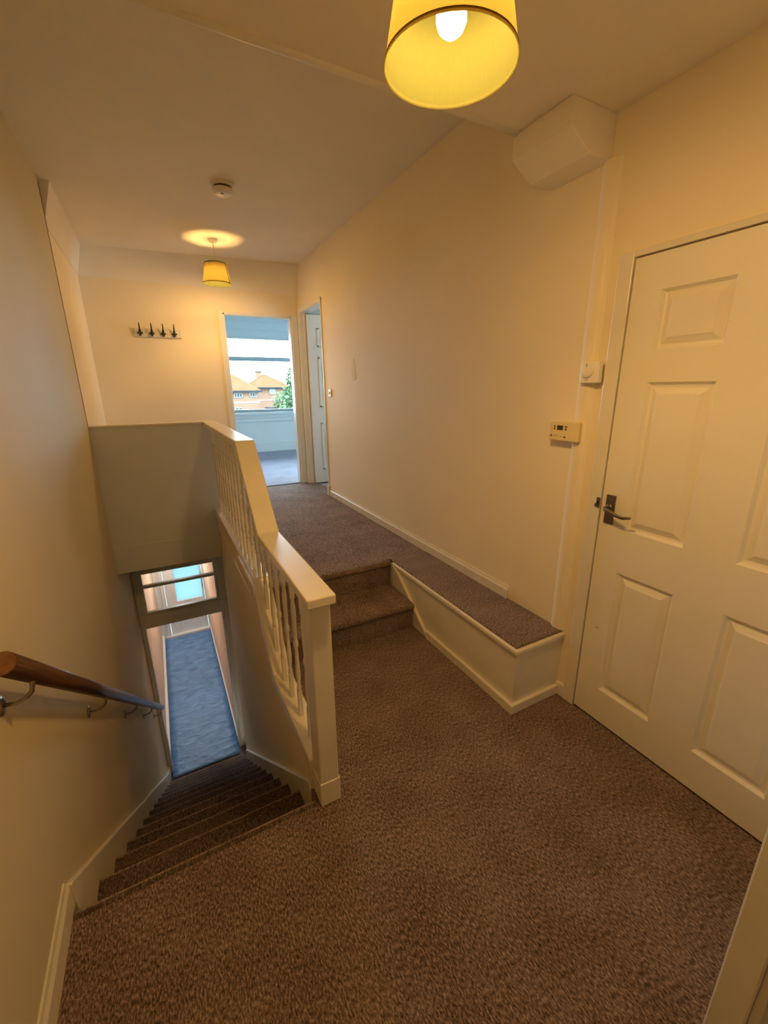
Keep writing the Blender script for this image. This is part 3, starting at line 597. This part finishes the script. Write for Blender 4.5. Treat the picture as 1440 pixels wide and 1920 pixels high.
# ------------------------------------------------------------------ pendant lamps
def pendant(label, x, y, zc, bulbmat, ang, glow, bh=0.072):
    t = thing('pendant_lamp', label, 'lamp', (x, y, zc), 'pendant lamps with cream shades')
    zb = zc-0.370; zt = zb+0.172; rb_, rt = 0.127, 0.095
    MB().lathe([(0.0, 0.002), (0.042, 0.002), (0.042, -0.006), (0.034, -0.026), (0.010, -0.030), (0.0, -0.030)], (x, y, zc), 28, caps=False).build('ceiling_rose', 'plastic', t)
    MB().tube([(x, y, zc-0.028), (x, y, zt-0.005)], 0.004, 8).build('cord', 'plastic', t)
    MB().lathe([(0.0, 0.012), (0.012, 0.012), (0.019, 0.0), (0.021, -0.045), (0.031, -0.048), (0.031, -0.052), (0.019, -0.056), (0.0, -0.056)], (x, y, zt-0.010), 20, caps=False).build('lamp_holder', 'plastic', t)
    n = 56; m = MB(); th_ = 0.0012
    m.lathe([(rb_-0.001, zb+0.001), (rt-0.0005, zt-0.001)], (x, y, 0), n, caps=False)
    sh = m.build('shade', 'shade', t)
    MB().lathe([(rb_+0.001, zb-0.001), (rb_-0.0015, zb-0.001), (rb_-0.0025, zb+0.006), (rb_, zb+0.006), (rb_+0.001, zb-0.001)], (x, y, 0), n, caps=False).build('hem', 'hem', sh)
    MB().lathe([(rt+0.001, zt+0.001), (rt-0.0015, zt+0.001), (rt-0.0015, zt-0.006), (rt+0.0016, zt-0.006), (rt+0.001, zt+0.001)], (x, y, 0), n, caps=False).build('hem', 'hem', sh)
    # seam strip
    q = MB(); vs = []; w = 0.045
    for zz, rr in ((zb, rb_+0.0012), (zt, rt+0.0012)):
        for a in (ang-w, ang+w): vs.append((x+rr*math.cos(a), y+rr*math.sin(a), zz))
    for zz, rr in ((zb, rb_+0.0004), (zt, rt+0.0004)):
        for a in (ang-w, ang+w): vs.append((x+rr*math.cos(a), y+rr*math.sin(a), zz))
    q._add(vs, [(0, 1, 3, 2), (4, 6, 7, 5), (0, 4, 5, 1), (2, 3, 7, 6), (0, 2, 6, 4), (1, 5, 7, 3)]); q.build('seam', 'hem', sh)
    # spider carrying the shade
    s3 = MB().lathe([(0.026, zt-0.0625), (0.032, zt-0.0625), (0.032, zt-0.0655), (0.026, zt-0.0655), (0.026, zt-0.0625)], (x, y, 0), 20, caps=False)
    for k in range(3):
        a = ang+1.0+k*2*math.pi/3
        s3.tube([(x+0.028*math.cos(a), y+0.028*math.sin(a), zt-0.064), (x+(rt-0.002)*math.cos(a), y+(rt-0.002)*math.sin(a), zt-0.004)], 0.0018, 6)
    s3.build('spider', 'plastic', t)
    zz = zb+bh; R_ = 0.029
    pr = [(R_*math.sin(math.radians(a)), zz-R_*math.cos(math.radians(a))) for a in range(0, 131, 26)] + [(0.014, zz+0.036), (0.013, zz+0.046), (0.0, zz+0.046)]
    MB().lathe(pr, (x, y, 0), 12, caps=False).build('bulb', bulbmat, t)
    gd = bpy.data.lights.new('lamp_light', 'POINT'); gd.energy = glow; gd.color = BULB_COL[:3]; gd.shadow_soft_size = 0.05
    go = bpy.data.objects.new('lamp_light', gd); COL.objects.link(go); go.parent = t; go.location = (0, 0, -0.370-0.012)
    return t
pendant('lit pendant lamp with large cream shade hanging over the lower landing', 0.592, 0.832, ZC2, 'bulbn', 0.25, GLOW_NEAR)
pendant('lit pendant lamp with small cream shade near the coat rack', 0.684, 4.60, ZC-0.020, 'bulbf', -0.65, GLOW_FAR, 0.088)

# added flush light, unseen behind the lintel, to brighten the downstairs hall
hl = thing('added_hall_light', 'round flush light added unseen behind the lintel to brighten the downstairs hall', 'lamp', (-0.04, 7.05, 0.10))
MB().lathe([(0.0, 0.0), (0.15, 0.0), (0.15, -0.02), (0.135, -0.025)], (-0.04, 7.05, 0.10), 32, caps=False).build('base', 'plastic', hl)
M['diffuser'] = emit('added_light_diffuser', (0.92, 0.97, 1.0, 1), 84.0)
MB().lathe([(0.138, -0.02), (0.13, -0.045), (0.09, -0.062), (0.0, -0.068)], (-0.04, 7.05, 0.10), 24, caps=False).build('diffuser', 'diffuser', hl)

# ------------------------------------------------------------------ outside
def house(name, label, x0, x1, y0, y1, zg, ze, zr, rx0, rx1, wins, chim, loc):
    h = thing(name, label, 'house', loc)
    MB().box(x0, x1, y0, y1, zg, ze).build('wall', 'brick', h)
    ym = (y0+y1)/2; o = 0.25
    v = [(x0-o, y0-o, ze), (x1+o, y0-o, ze), (x1+o, y1+o, ze), (x0-o, y1+o, ze), (rx0, ym, zr), (rx1, ym, zr)]
    m = MB(); m._add(v, [(0, 1, 5, 4), (1, 2, 5), (2, 3, 4, 5), (3, 0, 4), (0, 3, 2, 1)])
    rf = m.build('roof', 'tile', h)
    MB().box(x0-o, x1+o, y0-o-0.04, y0-o+0.02, ze-0.10, ze+0.03).build('gutter', 'gutter', rf)
    for (cx, cy, cz, w, hh) in chim:
        MB().box(cx-w, cx+w, cy-w, cy+w, cz-1.2, cz+hh).build('chimney', 'brick', rf)
        MB().box(cx-w-0.04, cx+w+0.04, cy-w-0.04, cy+w+0.04, cz+hh, cz+hh+0.08).build('chimney_cap', 'gutter', rf)
    MB().box(x0-0.02, x1+0.02, y0-0.03, y0+0.01, 0.62, 0.72).build('string_course', 'render', h)
    for (a, b, c, e, nb) in wins:
        f = MB().box(a, b, y0-0.06, y0+0.02, c, c+0.05).box(a, b, y0-0.06, y0+0.02, e-0.05, e).box(a, a+0.05, y0-0.06, y0+0.02, c, e).box(b-0.05, b, y0-0.06, y0+0.02, c, e)
        for k in range(1, nb):
            xx = a+(b-a)*k/nb; f.box(xx-0.025, xx+0.025, y0-0.06, y0+0.02, c, e)
        fo = f.build('window', 'render', h)
        for k in range(nb):
            MB().box(a+(b-a)*k/nb+0.02, a+(b-a)*(k+1)/nb-0.02, y0-0.03, y0+0.01, c+0.03, e-0.03).build('pane', 'dglass', fo)
    return h
h1 = house('brick_house', 'orange brick house with hipped tile roof seen at left of window', 0.5, 6.75, 32.0, 38.5, -3.4, 1.46, 2.66, 3.2, 5.72,
      [(5.05, 5.62, 0.98, 1.34, 3), (6.12, 6.66, 1.02, 1.36, 3), (5.02, 5.55, -0.35, 0.35, 2), (3.5, 4.2, 0.98, 1.34, 3)], [], (3.6, 35, -3.4))
h2 = house('brick_house', 'smaller brick house with chimney peeking out behind its neighbour', 7.6, 10.9, 38.0, 42.2, -3.4, 1.70, 2.84, 8.95, 9.25,
      [(8.95, 9.5, 1.15, 1.6, 2)], [(8.62, 40.1, 2.62, 0.22, 0.40)], (10, 40.5, -3.4))
# light blue garage front beside the house
gr = thing('garden_shed', 'pale turquoise shed between the brick house and the tree', 'shed', (7.7, 30.5, -3.4))
MB().box(7.05, 8.6, 29.8, 31.2, -3.4, 0.25).build('wall', 'shedpaint', gr)
MB().prism([(6.95, 0.25), (8.7, 0.25), (8.7, 0.33), (6.95, 0.33)], 29.7, 31.3, 'y').build('roof', 'gutter', gr)
MB().box(7.15, 7.55, 29.77, 29.81, -0.3, 0.15).build('shed_window', 'dglass', gr)
struct('ground', MB().box(-30, 60, 9.5, 90, -3.6, -3.4), 'grass', label='ground outside')
def leaves(cx, cy, cz, rx, ry, rz, n, size, holes=0.0):
    m = MB()
    for i in range(n):
        while True:
            p = Vector((random.uniform(-1, 1), random.uniform(-1, 1), random.uniform(-1, 1)))
            if 0.45 < p.length < 1.0: break
        k = 1+0.18*math.sin(5*p.x+3*p.z)+0.12*math.sin(9*p.z+4*p.y)
        c = Vector((cx+p.x*rx*k, cy+p.y*ry*k, cz+p.z*rz*k)); s_ = size*random.uniform(0.6, 1.3)
        a = Vector((random.gauss(0, 1), random.gauss(0, 1), random.gauss(0, 1))).normalized(); b = a.orthogonal().normalized()
        m._add([c-a*s_, c-b*s_*0.5, c+a*s_, c+b*s_*0.5], [(0, 1, 2, 3)])
    return m
tr = thing('leafy_tree', 'tall green tree at the right edge of the far window', 'tree', (7.35, 24, -3.4))
MB().tube([(7.35, 24, -3.4), (7.3, 24, -1.5), (7.4, 24, 0.5), (7.6, 24, 2.2)], [0.22, 0.18, 0.14, 0.06], 10).build('trunk', 'bark', tr)
fo = leaves(7.38, 24, 0.8, 1.25, 1.2, 1.45, 3600, 0.13).build('foliage', 'leaf', tr); fo['kind'] = 'stuff'
fo = leaves(7.85, 24.2, 2.5, 0.85, 0.8, 0.9, 1300, 0.12).build('foliage', 'leaf', tr); fo['kind'] = 'stuff'
for lab, x, yy, z, r in (('rounded green shrub in front of the brick house by its left window', 4.35, 28, -0.05, 0.28), ('low green shrub in front of the brick house near its door', 5.15, 28, -0.25, 0.24), ('small green shrub beside the turquoise shed', 6.55, 28.5, -0.15, 0.26)):
    s_ = thing('garden_shrub', lab, 'shrub', (x, yy, -3.4), 'shrubs outside')
    MB().tube([(x, yy, -3.4), (x, yy, z-r*0.5)], 0.05, 6).build('stem', 'bark', s_)
    fo = leaves(x, yy, z-0.25, r, r, r*1.6, 420, 0.07).build('foliage', 'leaf', s_); fo['kind'] = 'stuff'
